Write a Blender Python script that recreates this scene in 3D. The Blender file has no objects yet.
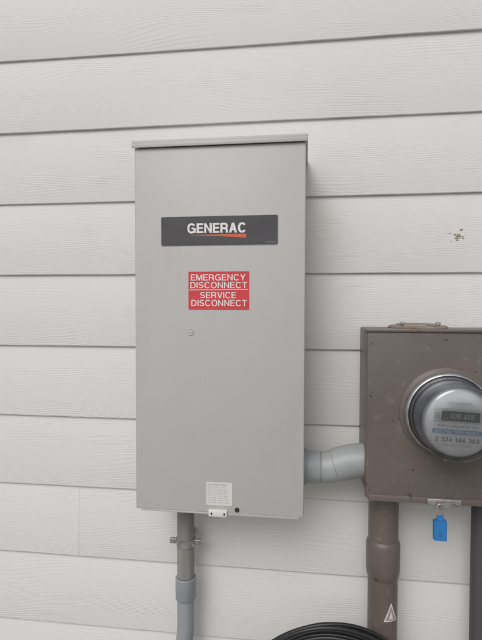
import bpy, bmesh, math, random
from mathutils import Vector, Matrix, noise as mnoise
random.seed(7)
scene=bpy.context.scene
PI=math.pi

# ---------------------------------------------------------------- helpers
def link(o,parent=None):
    scene.collection.objects.link(o)
    if parent is not None: o.parent=parent
    return o
def empty(name):
    e=bpy.data.objects.new(name,None); e.empty_display_size=.05
    return link(e)
def mesh_obj(name,bm,mat,parent=None,smooth=False,angle=None):
    me=bpy.data.meshes.new(name); bm.normal_update(); bm.to_mesh(me); bm.free()
    if mat: me.materials.append(mat)
    if smooth:
        for p in me.polygons: p.use_smooth=True
        if angle:
            try: me.set_sharp_from_angle(angle=math.radians(angle))
            except Exception: pass
    return link(bpy.data.objects.new(name,me),parent)
def box(name,x0,x1,y0,y1,z0,z1,mat,parent=None,bev=0.002,seg=2):
    bm=bmesh.new()
    bmesh.ops.create_cube(bm,size=1)
    for v in bm.verts:
        v.co=Vector(((x0+x1)/2+v.co.x*(x1-x0),(y0+y1)/2+v.co.y*(y1-y0),(z0+z1)/2+v.co.z*(z1-z0)))
    if bev>0: bmesh.ops.bevel(bm,geom=list(bm.edges),offset=bev,segments=seg,affect='EDGES',profile=.5)
    return mesh_obj(name,bm,mat,parent,True,35)
def lathe(name,prof,origin,axis,mat,parent=None,n=64,angle=35,cap=False):
    bm=bmesh.new(); ax=Vector(axis).normalized()
    up=Vector((0,0,1)) if abs(ax.z)<.9 else Vector((1,0,0))
    u=ax.cross(up).normalized(); v=ax.cross(u).normalized(); o=Vector(origin)
    rings=[]
    for r,h in prof:
        if r<1e-6: rings.append([bm.verts.new(o+ax*h)])
        else: rings.append([bm.verts.new(o+ax*h+(u*math.cos(2*PI*i/n)+v*math.sin(2*PI*i/n))*r) for i in range(n)])
    for A,B in zip(rings,rings[1:]):
        for i in range(n):
            j=(i+1)%n
            if len(A)==1 and len(B)==1: continue
            if len(A)==1: bm.faces.new((A[0],B[i],B[j]))
            elif len(B)==1: bm.faces.new((A[j],A[i],B[0]))
            else: bm.faces.new((A[i],B[i],B[j],A[j]))
    bmesh.ops.recalc_face_normals(bm,faces=bm.faces)
    return mesh_obj(name,bm,mat,parent,True,angle)
def sweep(name,pts,rad,mat,parent=None,n=32,angle=40,closed=False):
    P=[Vector(p) for p in pts]; bm=bmesh.new(); rings=[]
    if not isinstance(rad,(list,tuple)): rad=[rad]*len(P)
    prev=None; N=len(P)
    for k,p in enumerate(P):
        if closed: t=(P[(k+1)%N]-P[k-1]).normalized()
        elif k==0: t=(P[1]-P[0]).normalized()
        elif k==N-1: t=(P[-1]-P[-2]).normalized()
        else:
            a=(P[k]-P[k-1]); b=(P[k+1]-P[k]); t=(a.normalized()+b.normalized()).normalized()
        if prev is None:
            up=Vector((0,1,0)) if abs(t.y)<.9 else Vector((1,0,0))
            u=t.cross(up).normalized()
        else: u=(prev-t*prev.dot(t)).normalized()
        prev=u; v=t.cross(u)
        rings.append([bm.verts.new(p+(u*math.cos(2*PI*i/n)+v*math.sin(2*PI*i/n))*rad[k]) for i in range(n)])
    pairs=list(zip(rings,rings[1:]))
    if closed: pairs.append((rings[-1],rings[0]))
    for A,B in pairs:
        for i in range(n):
            j=(i+1)%n; bm.faces.new((A[i],A[j],B[j],B[i]))
    if not closed:
        bm.faces.new(list(reversed(rings[0]))); bm.faces.new(rings[-1])
    bmesh.ops.recalc_face_normals(bm,faces=bm.faces)
    return mesh_obj(name,bm,mat,parent,True,angle)
def text(name,s,x0,x1,z0,z1,y,mat,parent,bold=.0,rot=0):
    cu=bpy.data.curves.new(name,'FONT'); cu.body=s; cu.size=1; cu.offset=bold; cu.extrude=0
    cu.resolution_u=3
    t=bpy.data.objects.new(name+'_src',cu); scene.collection.objects.link(t)
    bpy.context.view_layer.update()
    dg=bpy.context.evaluated_depsgraph_get()
    me=bpy.data.meshes.new_from_object(t.evaluated_get(dg)); me.name=name
    bpy.data.objects.remove(t)
    xs=[v.co.x for v in me.vertices]; ys=[v.co.y for v in me.vertices]
    ax,bx,ay,by=min(xs),max(xs),min(ys),max(ys)
    cx,cz=(x0+x1)/2,(z0+z1)/2; c,sn=math.cos(rot),math.sin(rot)
    for v in me.vertices:
        X=(v.co.x-ax)/(bx-ax)*(x1-x0)+x0-cx; Z=(v.co.y-ay)/(by-ay)*(z1-z0)+z0-cz
        v.co=Vector((cx+X*c-Z*sn, y, cz+X*sn+Z*c))
    me.materials.clear(); me.materials.append(mat)
    return link(bpy.data.objects.new(name,me),parent)

# grotesque lettering drawn as strokes (S, closed?) and polygons (P)
def arc(cx,cz,rx,rz,a0,a1,n=18,e=2.35):
    out=[]
    for i in range(n+1):
        t=math.radians(a0+(a1-a0)*i/n); c,s=math.cos(t),math.sin(t)
        out.append((cx+rx*math.copysign(abs(c)**(2/e),c),cz+rz*math.copysign(abs(s)**(2/e),s)))
    return out
def glyph(ch,w):
    h=w/2; hw=w*.46
    def S(*p,closed=False): return ('S',list(p),closed)
    def P(*p): return ('P',list(p),False)
    if ch=='E':
        W=.62; return W,[S((h,0),(h,1)),S((w,1-hw),(W,1-hw)),S((w,.52),(W-.04,.52)),S((w,hw),(W+.01,hw))]
    if ch=='I': return w,[S((h,0),(h,1))]
    if ch=='T':
        W=.64; return W,[S((0,1-hw),(W,1-hw)),S((W/2,0),(W/2,1-2*hw))]
    if ch=='N':
        W=.72; return W,[S((h,0),(h,1)),S((W-h,0),(W-h,1)),P((w*.9,1),(w*.9,1-w*1.5),(W-w*.9,0),(W-w*.9,w*1.5))]
    if ch=='M':
        W=.84; c=W/2; k=w*.5
        return W,[S((h,0),(h,1)),S((W-h,0),(W-h,1)),P((w*.8,1),(c-k,0),(c+k*.1,0),(c+k*.1,.28),(w*1.25,1)),P((W-w*.8,1),(W-w*1.25,1),(c-k*.1,.28),(c-k*.1,0),(c+k,0))]
    if ch in 'AV':
        W=.74; a=[P((0,0),(1.08*w,0),(W/2+.50*w,1),(W/2-.54*w,1)),P((W,0),(W-1.08*w,0),(W/2-.50*w,1),(W/2+.54*w,1))]
        if ch=='V': return W,[(k,[(x,1-z) for x,z in p],c) for k,p,c in a]
        return W,a+[P((.2*W,.24),(.8*W,.24),(.8*W-.02,.24+w*.9),(.2*W+.02,.24+w*.9))]
    if ch=='Y':
        W=.72; c=W/2
        return W,[P((0,1),(1.15*w,1),(c+h,.42),(c-h,.40)),P((W,1),(W-1.15*w,1),(c-h,.42),(c+h,.40)),S((c,0),(c,.42))]
    if ch=='O':
        W=.80; return W,[S(*arc(W/2,.5,W/2-h,.515-hw,0,350,36),closed=True)]
    if ch=='0':
        W=.58; return W,[S(*arc(W/2,.5,W/2-h,.5-hw,0,350,30),closed=True)]
    if ch=='8':
        W=.58; return W,[S(*arc(W/2,.745,W/2-h-.02,.255-hw,0,345,24),closed=True),S(*arc(W/2,.26,W/2-h,.26-hw,0,345,24),closed=True)]
    if ch=='C':
        W=.76; return W,[S(*arc(W/2,.5,W/2-h,.515-hw,34,326,32))]
    if ch=='G':
        W=.80; return W,[S(*(arc(W/2,.5,W/2-h,.515-hw,36,318,32))),S((W-h,.02),(W-h,.52)),S((W*.52,.50-hw*.2),(W-w,.50-hw*.2))]
    if ch=='D':
        W=.74; m=W*.42; return W,[S((h,0),(h,1)),S((w*.9,1-hw),*arc(m,.5,W-h-m,.5-hw,90,-90,20),(w*.9,hw))]
    if ch in 'RP':
        W=.72; m=W*.55; zc=(1-hw+.46)/2; rz=(1-hw-.46)/2
        return W,[S((h,0),(h,1)),S((w*.9,1-hw),*arc(m,zc,W-h-.02-m,rz,90,-90,14),(w*.9,.46)),S((m+.02,.44),(W-h-.03,.34),(W-h-.01,.1),(W-h+.03,0))]
    if ch=='S':
        W=.68; rz=(.5-hw)/2; a=arc(W/2,1-hw-rz,W/2-h-.015,rz,22,270,20,2.2); b=arc(W/2,hw+rz,W/2-h,rz,90,-158,20,2.2)
        return W,[S(*(a+b[1:]))]
    if ch=='1': return .42,[S((.30,0),(.30,1)),P((.30,1),(.06,.82),(.06,.70),(.30,.80))]
    if ch=='2': 
        W=.58; return W,[S(*arc(W/2,.72,W/2-h,.28-hw,165,-25,16),(W*.45,.36),(h+.02,.10)),S((0,hw),(W,hw))]
    if ch=='3':
        W=.58; return W,[S(*arc(W/2,.74,W/2-h,.26-hw,160,-80,16)),S(*arc(W/2,.27,W/2-h,.27-hw,85,-160,16))]
    if ch=='4':
        W=.60; return W,[S((W-.2,0),(W-.2,1)),S((0,.27),(W,.27)),P((0,.30),(w,.30),(W-.2,.86),(W-.2,1))]
    return .3,[]
def ribbon(p,w,closed):
    n=len(p); L=[];Rr=[]
    for i in range(n):
        if closed: a,b,c=p[i-1],p[i],p[(i+1)%n]
        else: a,b,c=p[max(i-1,0)],p[i],p[min(i+1,n-1)]
        d1=Vector((b[0]-a[0],b[1]-a[1])); d2=Vector((c[0]-b[0],c[1]-b[1]))
        if d1.length<1e-9: d1=d2
        if d2.length<1e-9: d2=d1
        t=(d1.normalized()+d2.normalized()); t=t.normalized() if t.length>1e-6 else d1.normalized()
        nn=Vector((-t.y,t.x)); k=1/max(.6,abs(nn.dot(Vector((-d1.y,d1.x)).normalized())))
        L.append((b[0]+nn.x*w/2*k,b[1]+nn.y*w/2*k)); Rr.append((b[0]-nn.x*w/2*k,b[1]-nn.y*w/2*k))
    return L,Rr
def lettering(name,s,x0,x1,z0,z1,y,mat,parent,w=.13,gap=.12,rot=0):
    polys=[]; X=0
    for ch in s:
        W,items=glyph(ch,w)
        for k,(kind,p,closed) in enumerate(items):
            lay=k*.00012
            if kind=='P': polys.append(([(X+a,b) for a,b in p],lay))
            else:
                ww=w
                if len(p)==2 and abs(p[0][1]-p[1][1])<1e-6: ww=w*.92
                L,Rr=ribbon(p,ww,closed); n=len(p)
                for i in range(n if closed else n-1):
                    j=(i+1)%n; polys.append(([(X+a,b) for a,b in (L[i],L[j],Rr[j],Rr[i])],lay))
        X+=W+gap
    X-=gap
    bm=bmesh.new(); cx,cz=(x0+x1)/2,(z0+z1)/2; c,sn=math.cos(rot),math.sin(rot)
    for p,lay in polys:
        vs=[]
        for a,b in p:
            A=a/X*(x1-x0)+x0-cx; B=b*(z1-z0)+z0-cz
            vs.append(bm.verts.new((cx+A*c-B*sn,y-lay,cz+A*sn+B*c)))
        try: bm.faces.new(vs)
        except Exception: pass
    for f in bm.faces:
        f.normal_update()
        if f.normal.y>0: f.normal_flip()
    return mesh_obj(name,bm,mat,parent)
def poly(name,pts,y,mat,parent,th=.0004):
    bm=bmesh.new()
    f=bm.faces.new([bm.verts.new((x,y,z)) for x,z in pts])
    r=bmesh.ops.extrude_face_region(bm,geom=[f])
    for v in r['geom']:
        if isinstance(v,bmesh.types.BMVert): v.co.y+=th
    bmesh.ops.recalc_face_normals(bm,faces=bm.faces)
    return mesh_obj(name,bm,mat,parent)
def rrect(x0,x1,z0,z1,r,n=5):
    out=[]
    for cx,cz,a in ((x1-r,z1-r,0),(x0+r,z1-r,90),(x0+r,z0+r,180),(x1-r,z0+r,270)):
        for i in range(n+1):
            t=math.radians(a+90*i/n); out.append((cx+r*math.cos(t),cz+r*math.sin(t)))
    return out

# ---------------------------------------------------------------- materials
class M:
    def __init__(s,name,col,rough=.5,metal=0,spec=.5):
        s.m=bpy.data.materials.new(name); s.m.use_nodes=True
        s.nt=s.m.node_tree; s.b=s.nt.nodes['Principled BSDF']
        s.b.inputs['Base Color'].default_value=(*col,1); s.b.inputs['Roughness'].default_value=rough
        s.b.inputs['Metallic'].default_value=metal; s.b.inputs['Specular IOR Level'].default_value=spec
        s.co=None
    def n(s,t,**k):
        nd=s.nt.nodes.new(t)
        for a,b in k.items(): setattr(nd,a,b)
        return nd
    def l(s,a,b): s.nt.links.new(a,b)
    def coord(s,scale=(1,1,1),src=None):
        if src is None:
            if s.co is None: s.co=s.n('ShaderNodeTexCoord').outputs['Object']
            src=s.co
        mp=s.n('ShaderNodeVectorMath',operation='MULTIPLY'); s.l(src,mp.inputs[0]); mp.inputs[1].default_value=scale
        return mp.outputs[0]
    def noise(s,scale=(1,1,1),detail=3,rough=.5,dist=0,src=None):
        nd=s.n('ShaderNodeTexNoise'); s.l(s.coord(scale,src),nd.inputs['Vector'])
        nd.inputs['Scale'].default_value=1; nd.inputs['Detail'].default_value=detail
        nd.inputs['Roughness'].default_value=rough; nd.inputs['Distortion'].default_value=dist
        return nd.outputs['Fac']
    def math(s,op,a,b=None,clamp=False):
        nd=s.n('ShaderNodeMath',operation=op,use_clamp=clamp)
        for i,v in enumerate((a,b)):
            if v is None: continue
            if isinstance(v,(int,float)): nd.inputs[i].default_value=v
            else: s.l(v,nd.inputs[i])
        return nd.outputs[0]
    def rng(s,v,a,b,c=0,d=1):
        nd=s.n('ShaderNodeMapRange'); s.l(v,nd.inputs[0])
        for i,x in enumerate((a,b,c,d)): nd.inputs[i+1].default_value=x
        return nd.outputs[0]
    def mix(s,f,a,b):
        nd=s.n('ShaderNodeMix',data_type='RGBA')
        s.l(f,nd.inputs[0])
        for i,v in ((6,a),(7,b)):
            if isinstance(v,tuple): nd.inputs[i].default_value=(*v,1)
            else: s.l(v,nd.inputs[i])
        return nd.outputs[2]
    def color(s,v): s.l(v,s.b.inputs['Base Color']); return s
    def rough(s,v): s.l(v,s.b.inputs['Roughness']); return s
    def bump(s,h,dist=1,strength=1):
        nd=s.n('ShaderNodeBump'); nd.inputs['Distance'].default_value=dist; nd.inputs['Strength'].default_value=strength
        s.l(h,nd.inputs['Height']); s.l(nd.outputs[0],s.b.inputs['Normal']); return s

m=M('siding_paint',(.74,.725,.70),.62,spec=.3)
at=m.n('ShaderNodeAttribute',attribute_name='board')
off=m.n('ShaderNodeCombineXYZ'); m.l(m.math('MULTIPLY',at.outputs['Fac'],7.31),off.inputs[0]); m.l(m.math('MULTIPLY',at.outputs['Fac'],3.17),off.inputs[2])
tc=m.n('ShaderNodeTexCoord'); add=m.n('ShaderNodeVectorMath',operation='ADD'); m.l(tc.outputs['Object'],add.inputs[0]); m.l(off.outputs[0],add.inputs[1])
src=add.outputs[0]
sep=m.n('ShaderNodeSeparateXYZ'); m.l(src,sep.inputs[0])
n1=m.noise((1.3,0,6),1.5,.45,src=src)
ph=m.math('ADD',m.math('MULTIPLY',sep.outputs[2],1200),m.math('MULTIPLY',n1,190))
n2=m.noise((30,0,160),1,.5,src=src)
ph=m.math('ADD',ph,m.math('MULTIPLY',n2,3.5))
sn=m.rng(m.math('SINE',ph),-.2,1)
mask=m.rng(m.noise((4.0,0,22),1.5,.5,src=src),.40,.66)
fine=m.noise((26,0,560),1.5,.6,src=src)
h=m.math('ADD',m.math('MULTIPLY',m.math('MULTIPLY',sn,mask),.00024),m.math('MULTIPLY',fine,.00024))
m.bump(h,1,1)
v=m.rng(m.noise((1.1,0,2.5),3,.55,src=src),.3,.7)
c1=m.mix(v,(.730,.722,.712),(.775,.767,.757))
d=m.rng(m.noise((6,0,9),4,.7),.56,.78,0,.22)
c2=m.mix(d,c1,(.61,.60,.59))
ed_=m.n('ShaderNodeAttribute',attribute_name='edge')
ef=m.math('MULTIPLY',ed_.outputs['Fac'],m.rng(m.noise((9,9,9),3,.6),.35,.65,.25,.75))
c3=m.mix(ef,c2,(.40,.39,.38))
pt=m.rng(m.noise((90,0,110),2,.5),.76,.80,0,.5)
m.color(m.mix(pt,c3,(.40,.37,.34)))
SIDING=m.m
GAP=M('siding_gap_caulk',(.45,.44,.43),.7).m
m=M('concrete_foundation',(.36,.35,.33),.9); m.color(m.mix(m.noise((6,6,6),6,.6),(.28,.27,.26),(.42,.41,.39))).bump(m.noise((40,40,40),5),.003); CONC=m.m

m=M('grey_enamel',(.50,.49,.465),.42)
g=m.rng(m.noise((2.2,2.2,1.4),4,.6),.3,.7)
col=m.mix(g,(.460,.452,.440),(.498,.490,.478))
spk=m.rng(m.noise((260,260,260),1,.5),.70,.76,0,.35)
col=m.mix(spk,col,(.36,.34,.32))
st=m.rng(m.noise((14,14,3.2),4,.65),.58,.80,0,.35)
m.color(m.mix(st,col,(.40,.385,.365)))
m.rough(m.rng(g,0,1,.34,.48)); m.bump(m.math('ADD',m.math('MULTIPLY',m.noise((500,500,500),1),.00015),m.math('MULTIPLY',m.noise((7,7,7),1),.0012)),1); ENAMEL=m.m
m=M('label_black',(.055,.053,.058),.38); LBLK=m.m
m.color(m.mix(m.rng(m.noise((9,9,30),4),.3,.8),(.045,.043,.049),(.066,.063,.070)))
LWHT=M('label_white',(.74,.74,.74),.45).m
m=M('label_red',(.60,.045,.06),.4); m.color(m.mix(m.rng(m.noise((14,14,14),4),.3,.7),(.57,.040,.055),(.65,.052,.07))); LRED=m.m
LORG=M('label_orange_red',(.62,.12,.05),.4).m
LPNK=M('label_text_white',(.80,.74,.73),.5).m
PAPER=M('paper_label',(.66,.66,.65),.6).m
INK=M('ink_grey',(.22,.22,.24),.6).m
INK2=M('ink_pale',(.42,.42,.44),.6).m
TAB=M('pale_plastic_tab',(.70,.70,.68),.5).m
DARK=M('dark_hole',(.03,.03,.03),.8).m
m=M('taupe_paint',(.135,.112,.10),.42)
g=m.rng(m.noise((5,5,5),5,.6),.3,.7); col=m.mix(g,(.118,.096,.087),(.156,.130,.118))
dust=m.rng(m.noise((45,45,45),5,.75),.57,.80,0,.6); col=m.mix(dust,col,(.29,.26,.24))
dk=m.rng(m.noise((28,28,34),2,.6,.6),.67,.73,0,.8); col=m.mix(dk,col,(.045,.035,.03))
m.color(col); m.rough(m.rng(dust,0,.5,.40,.65)); m.bump(m.math('ADD',m.math('MULTIPLY',m.noise((220,220,220),2),.0002),m.math('MULTIPLY',m.noise((9,9,9),1),.0015)),1); TAUPE=m.m
m=M('pvc_grey',(.27,.29,.31),.45)
g=m.rng(m.noise((9,9,5),4,.6),.3,.7); m.color(m.mix(g,(.26,.275,.295),(.33,.345,.36))); PVC=m.m
m=M('pvc_pale',(.42,.43,.44),.42); g=m.rng(m.noise((12,12,12),4,.6),.3,.7); m.color(m.mix(g,(.31,.325,.335),(.39,.405,.41))); PVCL=m.m
m=M('weathered_pipe',(.20,.185,.165),.55); g=m.rng(m.noise((50,50,6),5,.65),.3,.7); m.color(m.mix(g,(.20,.195,.185),(.31,.30,.29))); WPIPE=m.m
m=M('galvanised_steel',(.45,.45,.46),.38,.8); g=m.rng(m.noise((60,60,60),3),.35,.65); m.color(m.mix(g,(.36,.36,.37),(.55,.55,.56))); GALV=m.m
m=M('weathered_hub_metal',(.30,.22,.17),.7,.1); g=m.rng(m.noise((55,55,55),4,.6),.48,.64); m.color(m.mix(g,(.26,.24,.22),(.20,.11,.07))); RUST=m.m
BLACKP=M('black_cable_jacket',(.018,.018,.02),.38).m
DCOND=M('dark_conduit',(.075,.073,.078),.5).m
SEAM=M('seam_sealant',(.13,.13,.135),.6).m
BLUE=M('blue_plastic',(.03,.19,.48),.38).m
m=M('meter_body_plastic',(.58,.60,.63),.35); m.color(m.mix(m.rng(m.noise((40,8,40),3),.35,.65),(.48,.50,.53),(.68,.70,.73))); MBODY=m.m
m=M('meter_face',(.60,.61,.62),.5); m.color(m.mix(m.rng(m.noise((25,25,25),3),.3,.7),(.60,.615,.64),(.72,.73,.75))); MFACE=m.m
LCD=M('lcd_glass',(.15,.16,.15),.2).m
LCDT=M('lcd_digits',(.40,.41,.39),.4).m
MBLUE=M('meter_blue_band',(.26,.38,.55),.5).m
MUD=M('dried_mud',(.40,.33,.25),.95).m
g=bpy.data.materials.new('clear_cover'); g.use_nodes=True; nt=g.node_tree; nt.nodes.remove(nt.nodes['Principled BSDF'])
tr=nt.nodes.new('ShaderNodeBsdfTransparent'); tr.inputs[0].default_value=(.96,.965,.975,1)
gl=nt.nodes.new('ShaderNodeBsdfGlossy'); gl.inputs['Roughness'].default_value=.025
fr=nt.nodes.new('ShaderNodeFresnel'); fr.inputs[0].default_value=1.85
mx=nt.nodes.new('ShaderNodeMixShader'); nt.links.new(fr.outputs[0],mx.inputs[0]); nt.links.new(tr.outputs[0],mx.inputs[1]); nt.links.new(gl.outputs[0],mx.inputs[2])
nt.links.new(mx.outputs[0],nt.nodes['Material Output'].inputs[0]); GLASS=g
m=M('ground_gravel',(.30,.29,.27),.95)
a=m.rng(m.noise((3,3,3),4,.7),.4,.6); m.color(m.mix(a,(.34,.325,.30),(.24,.235,.21))); GROUND=m.m

# ---------------------------------------------------------------- ground
bm=bmesh.new(); bmesh.ops.create_grid(bm,x_segments=40,y_segments=40,size=400); mesh_obj('ground',bm,GROUND)

# ---------------------------------------------------------------- siding wall
wall=empty('siding_wall')
E=.1813; Z0=2.1161
bm=bmesh.new(); lay=bm.faces.layers.float.new('board'); lay2=bm.faces.layers.float.new('edge')
XL,XR=-4.6,4.4
def board(x0,x1,z,k,bid):
    n=max(2,int((x1-x0)/.05)); prev=None
    for i in range(n+1):
        x=x0+(x1-x0)*i/n
        w=.0012*mnoise.noise(Vector((x*1.3,k*5.7,0)))+.0007*mnoise.noise(Vector((x*7,k*2.1,4)))
        q=.0016*mnoise.noise(Vector((x*1.1,k*3.3,9)))
        pr=[(.010,z+w+.0004),(.0022+q,z+w),(.0006+q,z+w+.0007),(q,z+w+.0022),(.0070+q*.3,z+E+.004)]
        cur=[bm.verts.new((x,a,b)) for a,b in pr]
        if prev:
            for j in range(4):
                f=bm.faces.new((prev[j],cur[j],cur[j+1],prev[j+1])); f[lay]=bid; f.smooth=True
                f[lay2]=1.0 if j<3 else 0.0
        else:
            f=bm.faces.new(cur); f[lay]=bid
        prev=cur
    f=bm.faces.new(list(reversed(prev))); f[lay]=bid
bid=1.0
for k in range(-7,10):
    z=Z0-k*E
    j0=-.579 if k==7 else random.uniform(-2.4,-1.3)
    xs=[XL,j0]
    while xs[-1]+3.0<XR-.3: xs.append(xs[-1]+(3.66 if j0==-.579 else 3.05))
    xs.append(XR); gp=.00025
    for a,b in zip(xs,xs[1:]):
        bid+=1.37; board(a+(gp if a!=XL else 0),b-(gp if b!=XR else 0),z,k,bid)
bmesh.ops.recalc_face_normals(bm,faces=bm.faces)
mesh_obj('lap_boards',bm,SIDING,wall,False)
for p in bpy.data.objects['lap_boards'].data.polygons: p.use_smooth=len(p.vertices)==4
bpy.data.objects['lap_boards'].data.set_sharp_from_angle(angle=math.radians(40))
box('sheathing',XL,XR,.0115,.20,.30,3.50,GAP,wall,0)
box('foundation',XL+.01,XR-.01,.03,.22,-.1,.47,CONC,wall,.004)
box('corner_trim_a',XL-.09,XL-.001,-.012,.21,.40,3.52,SIDING,wall,.003)
box('corner_trim_b',XR+.001,XR+.09,-.012,.21,.40,3.52,SIDING,wall,.003)

# ---------------------------------------------------------------- disconnect box
ed=empty('electrical_disconnect_box')
bx0,bx1,bz0,bz1=-.3595,-.0025,1.0600,1.829
box('enclosure_body',bx0+.003,bx1-.003,-.1675,-.001,bz0+.004,bz1,ENAMEL,ed,.003)
box('door_panel',bx0,bx1,-.180,-.150,bz0,bz1-.004,ENAMEL,ed,.0026,3)
box('top_cap',bx0-.004,bx1+.004,-.1865,.0,bz1-.0015,bz1+.0105,ENAMEL,ed,.0028,3)
box('cap_drip_edge',bx0-.004,bx1+.004,-.1868,-.1838,bz1-.005,bz1+.004,ENAMEL,ed,.0012)
box('bottom_flange',bx0+.010,bx1-.010,-.1795,-.060,bz0-.0035,bz0+.001,ENAMEL,ed,.001)
F=-.1803
def fx(p): return -.302+(p-161)*.002085
def fz(p): return 1.679-(p-218)*.002072
poly('brand_label_border',rrect(fx(160.8),fx(278.4),fz(246.7),fz(216.9),.003),F-.0003,INK2,ed,.0005)
poly('brand_label',rrect(fx(161.3),fx(277.9),fz(246.2),fz(217.4),.003),F-.0007,LBLK,ed,.0003)
lettering('brand_text','GENERAC',fx(188),fx(247),fz(234.0),fz(224.3),F-.0011,LWHT,ed,.20,.09)
poly('label_swoosh',[(fx(189.5),fz(235.9)),(fx(247),fz(235.2)),(fx(247),fz(239.2)),(fx(224),fz(237.5))],F-.0010,LORG,ed,.0002)
text('label_small_text','RXSW200A3',fx(266),fx(276),fz(244.6),fz(243),F-.0010,INK,ed,.01)
poly('emergency_label',rrect(fx(189),fx(250),fz(310.3),fz(272.3),.0008),F-.0005,LRED,ed,.0006)
for nm,s,a,b,t,u in (('t1','EMERGENCY',191.5,246.5,275.2,281.2),('t2','DISCONNECT',191,248,282.8,288.9),('t3','SERVICE',201.0,237.0,292.8,298.9),('t4','DISCONNECT',192,247.8,300.6,306.8)):
    lettering('emergency_'+nm,s,fx(a),fx(b),fz(u),fz(t),F-.0009,LPNK,ed,.145,.13)
poly('emergency_rule',[(fx(190),fz(290.9)),(fx(249),fz(290.6)),(fx(249),fz(290.1)),(fx(190),fz(290.4))],F-.0009,LPNK,ed,.0002)
lathe('door_plug',[(.0,.0012),(.0032,.0011),(.0040,.0006),(.0062,.0014),(.0070,.0006),(.0072,-.001)],(fx(191),F,fz(333)),(0,-1,0),ENAMEL,ed,24)
px0,px1,pz0,pz1=fx(207),fx(233.5),fz(508.5),fz(484.8)
poly('instruction_sticker',rrect(px0,px1,pz0,pz1,.001),F-.0004,PAPER,ed,.0004)
r2=random.Random(3)
for i in range(9):
    zt=pz1-.004-i*.0047
    w='  '.join(''.join(r2.choice('aenorstilc') for _ in range(r2.randint(3,7))) for _ in range(4 if i not in(0,4) else 3))
    text('sticker_line_%d'%i,w.upper() if i in (0,4) else w,px0+.003,px1-.003-(r2.random()*.012),zt-.0024,zt,F-.0007,INK2 if i else INK,ed,.0)
box('latch_tab',fx(209.5),fx(228.5),-.1845,-.172,1.0535,1.0685,TAB,ed,.0022)
for i,q in enumerate((212.0,225.0)):
    box('latch_slot_%d'%i,fx(q),fx(q+1.6),-.1850,-.183,1.0575,1.0630,DARK,ed,.0005)
lathe('cover_screw',[(.0,.0022),(.0040,.0022),(.0048,.0010),(.0050,-.001)],(fx(238.5),F,1.0695),(0,-1,0),DARK,ed,20)

# ---------------------------------------------------------------- conduit under the box
c1=empty('pvc_conduit')
cx,cy=-.2815,-.056
lathe('hub',[(.0255,0),(.0255,.012),(.0235,.014),(.0235,.030),(.0225,.032),(.0,.032)],(cx,cy,1.060),(0,0,-1),PVC,c1,40)
sweep('upper_pipe',[(cx,cy,1.04),(cx,cy,.85)],.0205,WPIPE,c1,40)
lathe('coupling',[(.0,0),(.0225,0),(.0245,.002),(.0245,.050),(.0225,.053),(.0,.053)],(cx,cy,.848),(0,0,-1),PVC,c1,40)
lp=[(cx,cy,.80),(cx,cy,.74),(cx-.001,cy,.71),(cx-.006,cy,.67),(cx-.016,cy,.62),(cx-.030,cy,.55),(cx-.034,cy,.50),(cx-.034,cy,.30),(cx-.034,cy,-.05)]
sweep('lower_pipe',lp,.0205,PVC,c1,40)
cl=empty('pipe_clamp')
zc=.934
lathe('clamp_band',[(.0208,-.0085),(.0232,-.0085),(.0232,.0085),(.0208,.0085)],(cx,cy,zc),(0,0,1),GALV,cl,40)
for sx in (-1,1):
    box('ear_%d'%(sx+1),cx+sx*.0300-.0085,cx+sx*.0300+.0085,cy-.004,cy+.004,zc-.0065,zc+.0065,GALV,cl,.0015)
    lathe('bolt_%d'%(sx+1),[(0,.0045),(.0045,.0045),(.005,.0035),(.005,0)],(cx+sx*.031,cy-.004,zc),(0,-1,0),GALV,cl,6)
box('clamp_standoff',cx-.010,cx+.010,cy+.022,.004,zc-.008,zc+.008,GALV,cl,.001)

# ---------------------------------------------------------------- conduit between the boxes
c2=empty('pvc_conduit')
yc=-.09
lathe('box_adapter',[(.0395,-.004),(.0395,.003),(.0350,.004),(.0350,.031),(.0340,.033)],(0.0,yc,1.138),(1,0,0),PVCL,c2,48)
lathe('seam_ring',[(.0335,.030),(.0335,.0365)],(0.0,yc,1.138),(1,0,0),SEAM,c2,48)
sweep('offset_elbow',[(.0345,yc,1.138),(.036,yc,1.138),(.050,yc,1.1392),(.058,yc,1.1405),(.064,yc,1.1425),(.0655,yc,1.143),(.078,yc,1.1475),(.092,yc,1.152),(.108,yc,1.1555),(.122,yc,1.157),(.140,yc,1.158)],
      [.0335,.0345,.0347,.0347,.0347,.0366,.0370,.0370,.0370,.0370,.0370],PVCL,c2,48)

# ---------------------------------------------------------------- meter socket box
mb=empty('meter_socket_box')
mx0,mx1,mz0,mz1=.124,.414,1.096,1.444
box('socket_body',mx0+.002,mx1-.002,-.142,-.001,mz0+.004,mz1+.003,TAUPE,mb,.004,3)
box('front_cover',mx0,mx1,-.150,-.128,mz0+.002,mz1,TAUPE,mb,.0035,3)
box('cover_rain_lip',mx0-.002,mx1+.002,-.1535,-.10,mz1-.001,mz1+.005,TAUPE,mb,.002)
box('bottom_lip',mx0+.006,mx1-.006,-.1525,-.145,mz0-.003,mz0+.010,TAUPE,mb,.0012)
lathe('hub_plate',[(.062,0),(.062,.004),(.058,.007),(.046,.0075),(.044,.0105),(.0,.0115)],(.240,-.075,mz1+.003),(0,0,1),RUST,mb,48)
for a in (-.036,.036): lathe('hub_screw',[(.0055,0),(.0055,.004),(.004,.006),(0,.0065)],(.240+a,-.10,mz1+.0125),(0,0,1),GALV,mb,12)
MC=(.281,-.150,1.281); K=.935
def kp(p): return [(r*K,h) for r,h in p]
lathe('meter_opening_flange',kp([(.099,-.001),(.097,.002),(.089,.005),(.086,.006)]),MC,(0,-1,0),TAUPE,mb,72)
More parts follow.
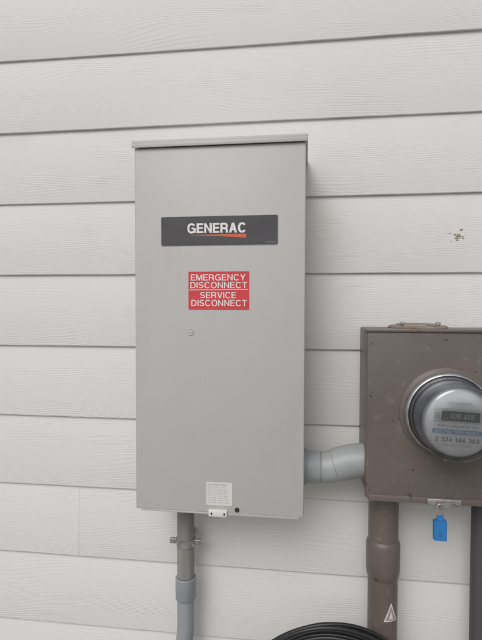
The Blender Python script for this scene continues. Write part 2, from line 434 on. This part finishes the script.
box('hasp_plate',.246,.312,-.1575,-.1530,mz0-.005,mz0+.010,GALV,mb,.0012)
box('hasp_tongue',.262,.292,-.1625,-.1580,mz0-.010,mz0+.005,RUST,mb,.0012)
lathe('hasp_rivet',[(0,.004),(.003,.0035),(.005,0)],(.303,-.1575,mz0+.003),(0,-1,0),RUST,mb,16)

# ---------------------------------------------------------------- electric meter
em=empty('electric_meter')
lathe('sealing_ring',kp([(.084,.004),(.0885,.006),(.0893,.010),(.0893,.020),(.0865,.024),(.0840,.025),(.0825,.023)]),MC,(0,-1,0),GALV,em,96)
box('ring_latch',MC[0]-.010,MC[0]+.010,-.176,-.158,MC[2]-.0915,MC[2]-.0825,GALV,em,.002)
lathe('clear_cover',kp([(.0835,.022),(.0830,.036),(.0815,.038),(.0805,.044),(.0790,.046),(.0782,.085),(.0775,.092),(.0750,.099),(.0725,.1025),(.069,.105),(.063,.1065),(.045,.1078),(0,.1085)]),MC,(0,-1,0),GLASS,em,96,60)
lathe('meter_base',kp([(.082,.008),(.0808,.030),(.076,.032),(.076,.046),(.0725,.048),(.0725,.060),(.0705,.062),(.0700,.080),(.0685,.083)]),MC,(0,-1,0),MBODY,em,96,30)
lathe('base_groove',kp([(.0770,.0325),(.0780,.0335),(.0780,.0365),(.0770,.0375)]),MC,(0,-1,0),SEAM,em,96,30)
lathe('meter_face_disc',kp([(.0685,.083),(.0675,.0838),(.0,.0838)]),MC,(0,-1,0),MFACE,em,96,30)
FY=MC[1]-.0838; R=-.045
def mrot(x,z): return (MC[0]+x*math.cos(R)-z*math.sin(R), MC[2]+x*math.sin(R)+z*math.cos(R))
def mpoly(n,x0,x1,z0,z1,mat,lift,r=.0015): return poly(n,[mrot(a,b) for a,b in rrect(x0,x1,z0,z1,r,3)],FY-lift,mat,em,.0003)
def mtext(n,s,x0,x1,z0,z1,mat,lift,b=.0,own=0):
    c=mrot((x0+x1)/2,(z0+z1)/2); hx,hz=(x1-x0)/2,(z1-z0)/2
    if own: return lettering(n,s,c[0]-hx,c[0]+hx,c[1]-hz,c[1]+hz,FY-lift,mat,em,own,.16,R)
    return text(n,s,c[0]-hx,c[0]+hx,c[1]-hz,c[1]+hz,FY-lift,mat,em,b,R)
mpoly('display_bezel',-.045,.041,-.002,.025,M('bezel_grey',(.50,.51,.52),.45).m,.0006,.003)
mpoly('display',-.031,.037,.002,.0205,LCD,.0011)
mtext('display_digits','408 488',-.016,.026,.0065,.0160,LCDT,.0016,own=.13)
mtext('display_small','KWH 888',-.028,-.019,.0045,.0070,LCDT,.0016)
mtext('maker_mark','G',-.0425,-.0345,.006,.0160,INK,.0011,own=.13)
mtext('type_text','FORM 2S  CL200  240V  3W  TA30',-.036,.034,-.0095,-.0055,INK,.0006,.0)
mpoly('blue_band',-.046,.046,-.0225,-.0140,MBLUE,.0006)
mtext('utility_text','ELECTRIC METER SERVICE',-.040,.036,-.0208,-.0158,LWHT,.0011,.01)
mtext('serial_text','2 324 144 303',-.040,.038,-.0370,-.0290,INK,.0006,own=.16)
mtext('rating_text','KWH  SINGLE STATOR 60HZ',-.026,.026,-.0455,-.0415,INK2,.0006,.0)
mtext('upper_text','WATTHOUR METER',-.022,.022,.0335,.0375,INK2,.0006,.0)

# ---------------------------------------------------------------- padlock seal
pk=empty('padlock')
def tag_box(name,x0,x1,z0,z1,y0,y1,mat,r):
    bm=bmesh.new(); f=bm.faces.new([bm.verts.new((x,y0,z)) for x,z in rrect(x0,x1,z0,z1,r)])
    q=bmesh.ops.extrude_face_region(bm,geom=[f])
    for v in q['geom']:
        if isinstance(v,bmesh.types.BMVert): v.co.y=y1
    bmesh.ops.recalc_face_normals(bm,faces=bm.faces)
    bmesh.ops.bevel(bm,geom=[e for e in bm.edges if abs(e.calc_face_angle(0))>1],offset=.001,segments=2,affect='EDGES')
    return mesh_obj(name,bm,mat,pk,True,35)
tag_box('lock_body',.2565,.2815,1.026,1.067,-.171,-.159,BLUE,.0025)
tag_box('lock_neck',.2625,.2760,1.0665,1.075,-.169,-.161,BLUE,.002)
tag_box('lock_keyway',.2655,.2725,1.034,1.046,-.1716,-.1705,M('blue_plastic_dark',(.025,.15,.40),.5).m,.0025)
sh=[(.2635,-.165,1.069)]+[(.2695-.006*math.cos(t),-.165,1.091+.008*math.sin(t)) for t in [i*PI/10 for i in range(11)]]+[(.2755,-.165,1.069)]
sweep('shackle',sh,.0016,GALV,pk,12)

# ---------------------------------------------------------------- conduit under the meter
c3=empty('pvc_conduit')
ux,uy=.1735,-.070
lathe('meter_hub',[(.040,0),(.040,.006),(.0355,.008),(.0350,.030),(.0335,.032)],(ux,uy,1.098),(0,0,-1),TAUPE,c3,48)
sweep('riser_pipe',[(ux,uy,1.09),(ux,uy,.60),(ux-.001,uy,-.05)],.0325,TAUPE,c3,48)
lathe('expansion_coupling',[(.0325,-.006),(.0355,-.001),(.0368,.004),(.0368,.060),(.0350,.074),(.0325,.080)],(ux,uy,.972),(0,0,-1),TAUPE,c3,48)
def wrapped(name,tri,mat,r):
    """sticker curved round the pipe: triangle in (arc length, z)"""
    bm=bmesh.new(); f=bm.faces.new([bm.verts.new((a,0,z)) for a,z in tri])
    bmesh.ops.triangulate(bm,faces=[f])
    for _ in range(3): bmesh.ops.subdivide_edges(bm,edges=list(bm.edges),cuts=1,use_grid_fill=True)
    for v in bm.verts:
        a=v.co.x/.0325; v.co.x=ux+math.sin(a)*r; v.co.y=uy-math.cos(a)*r
    return mesh_obj(name,bm,mat,c3,True)
wrapped('hazard_triangle',[(-.002,.808),(.030,.808),(.014,.850)],PAPER,.0330)
wrapped('hazard_triangle_field',[(.0015,.8105),(.0265,.8105),(.014,.8430)],M('sticker_faded',(.36,.29,.27),.6).m,.0334)
wrapped('hazard_triangle_ink',[(.0095,.814),(.0185,.814),(.014,.832)],PAPER,.0338)
c4=empty('cable_conduit')
sweep('pipe',[(.381,-.06,1.10),(.381,-.06,.8),(.383,-.06,.5),(.383,-.06,-.05)],.0185,DCOND,c4,32)
lathe('top_fitting',[(.026,0),(.026,.010),(.0215,.013),(.0215,.034),(.0185,.036)],(.381,-.06,1.098),(0,0,-1),DCOND,c4,32)

# ---------------------------------------------------------------- cable coil on a bracket
cc=empty('cable_coil')
ccx,ccz=.069,.605
for i in range(9):
    rr=.184+.0075*(i%4)+random.uniform(-.004,.004); yy=-.118-.0105*(i//3)-(i%3)*.004
    ox,oz=random.uniform(-.008,.008),random.uniform(-.004,.004)
    pts=[]
    for k in range(72):
        t=2*PI*k/72
        pts.append((ccx+ox+rr*math.cos(t)*(1+.02*math.sin(2*t+i)),yy+.004*math.sin(3*t+i*1.7),ccz+oz+rr*math.sin(t)*(1+.012*math.cos(3*t+i))))
    sweep('loop_%d'%i,pts,.0042,BLACKP,cc,10,closed=True)
sweep('wall_hook',[(ccx,.01,.50),(ccx,-.02,.52),(ccx,-.105,ccz+.158),(ccx,-.118,ccz+.1665),(ccx,-.148,ccz+.1665),(ccx,-.154,ccz+.176)],.0035,DCOND,cc,12)

# ---------------------------------------------------------------- old mud nest on the siding
bm=bmesh.new(); rr=random.Random(11)
for i in range(26):
    a=rr.uniform(0,2*PI); d=abs(rr.gauss(0,.010)); s=rr.uniform(.0009,.0028)
    q=bmesh.ops.create_icosphere(bm,subdivisions=1,radius=s)
    for v in q['verts']: v.co=Vector((.345+d*math.cos(a)+v.co.x*rr.uniform(.8,1.8),.003+v.co.y*.6,1.657+d*math.sin(a)*.9+v.co.z*rr.uniform(.8,1.3)))
mesh_obj('mud_nest',bm,MUD,None,True)

# ---------------------------------------------------------------- light
sun_dir=Vector((-.20,-.72,.66)).normalized()
el=math.asin(sun_dir.z); az=math.atan2(sun_dir.x,sun_dir.y)
w=bpy.data.worlds.new('World'); scene.world=w; w.use_nodes=True; nt=w.node_tree
bg=nt.nodes['Background']; sk=nt.nodes.new('ShaderNodeTexSky'); sk.sky_type='NISHITA'; sk.sun_disc=False
sk.sun_elevation=el; sk.sun_rotation=az; sk.air_density=1; sk.dust_density=3; sk.ozone_density=1
hs=nt.nodes.new('ShaderNodeHueSaturation'); hs.inputs['Saturation'].default_value=.38
nt.links.new(sk.outputs[0],hs.inputs['Color']); nt.links.new(hs.outputs[0],bg.inputs[0]); bg.inputs[1].default_value=.10
s=bpy.data.lights.new('sun','SUN'); s.energy=1.12; s.angle=math.radians(35); s.color=(1,.975,.955)
so=link(bpy.data.objects.new('sun',s)); so.rotation_euler=(-sun_dir).to_track_quat('-Z','Y').to_euler()

# ---------------------------------------------------------------- camera
yaw,pit,rol=map(math.radians,(7.582,1.898,.129))
Fv=Vector((-math.sin(yaw)*math.cos(pit),math.cos(yaw)*math.cos(pit),-math.sin(pit)))
Rv=Vector((math.cos(yaw),math.sin(yaw),0)); Uv=Rv.cross(Fv)
R2=Rv*math.cos(rol)+Uv*math.sin(rol); U2=-Rv*math.sin(rol)+Uv*math.cos(rol)
cam=bpy.data.cameras.new('camera'); cam.sensor_fit='VERTICAL'; cam.sensor_height=24; cam.lens=24*490/640
cam.clip_start=.02; cam.clip_end=2000
co=link(bpy.data.objects.new('camera',cam))
mt=Matrix((R2,U2,-Fv)).transposed().to_4x4(); mt.translation=Vector((0,-1.18,1.5)); co.matrix_world=mt
scene.camera=co
scene.view_settings.view_transform='Standard'; scene.view_settings.look='None'; scene.view_settings.exposure=0
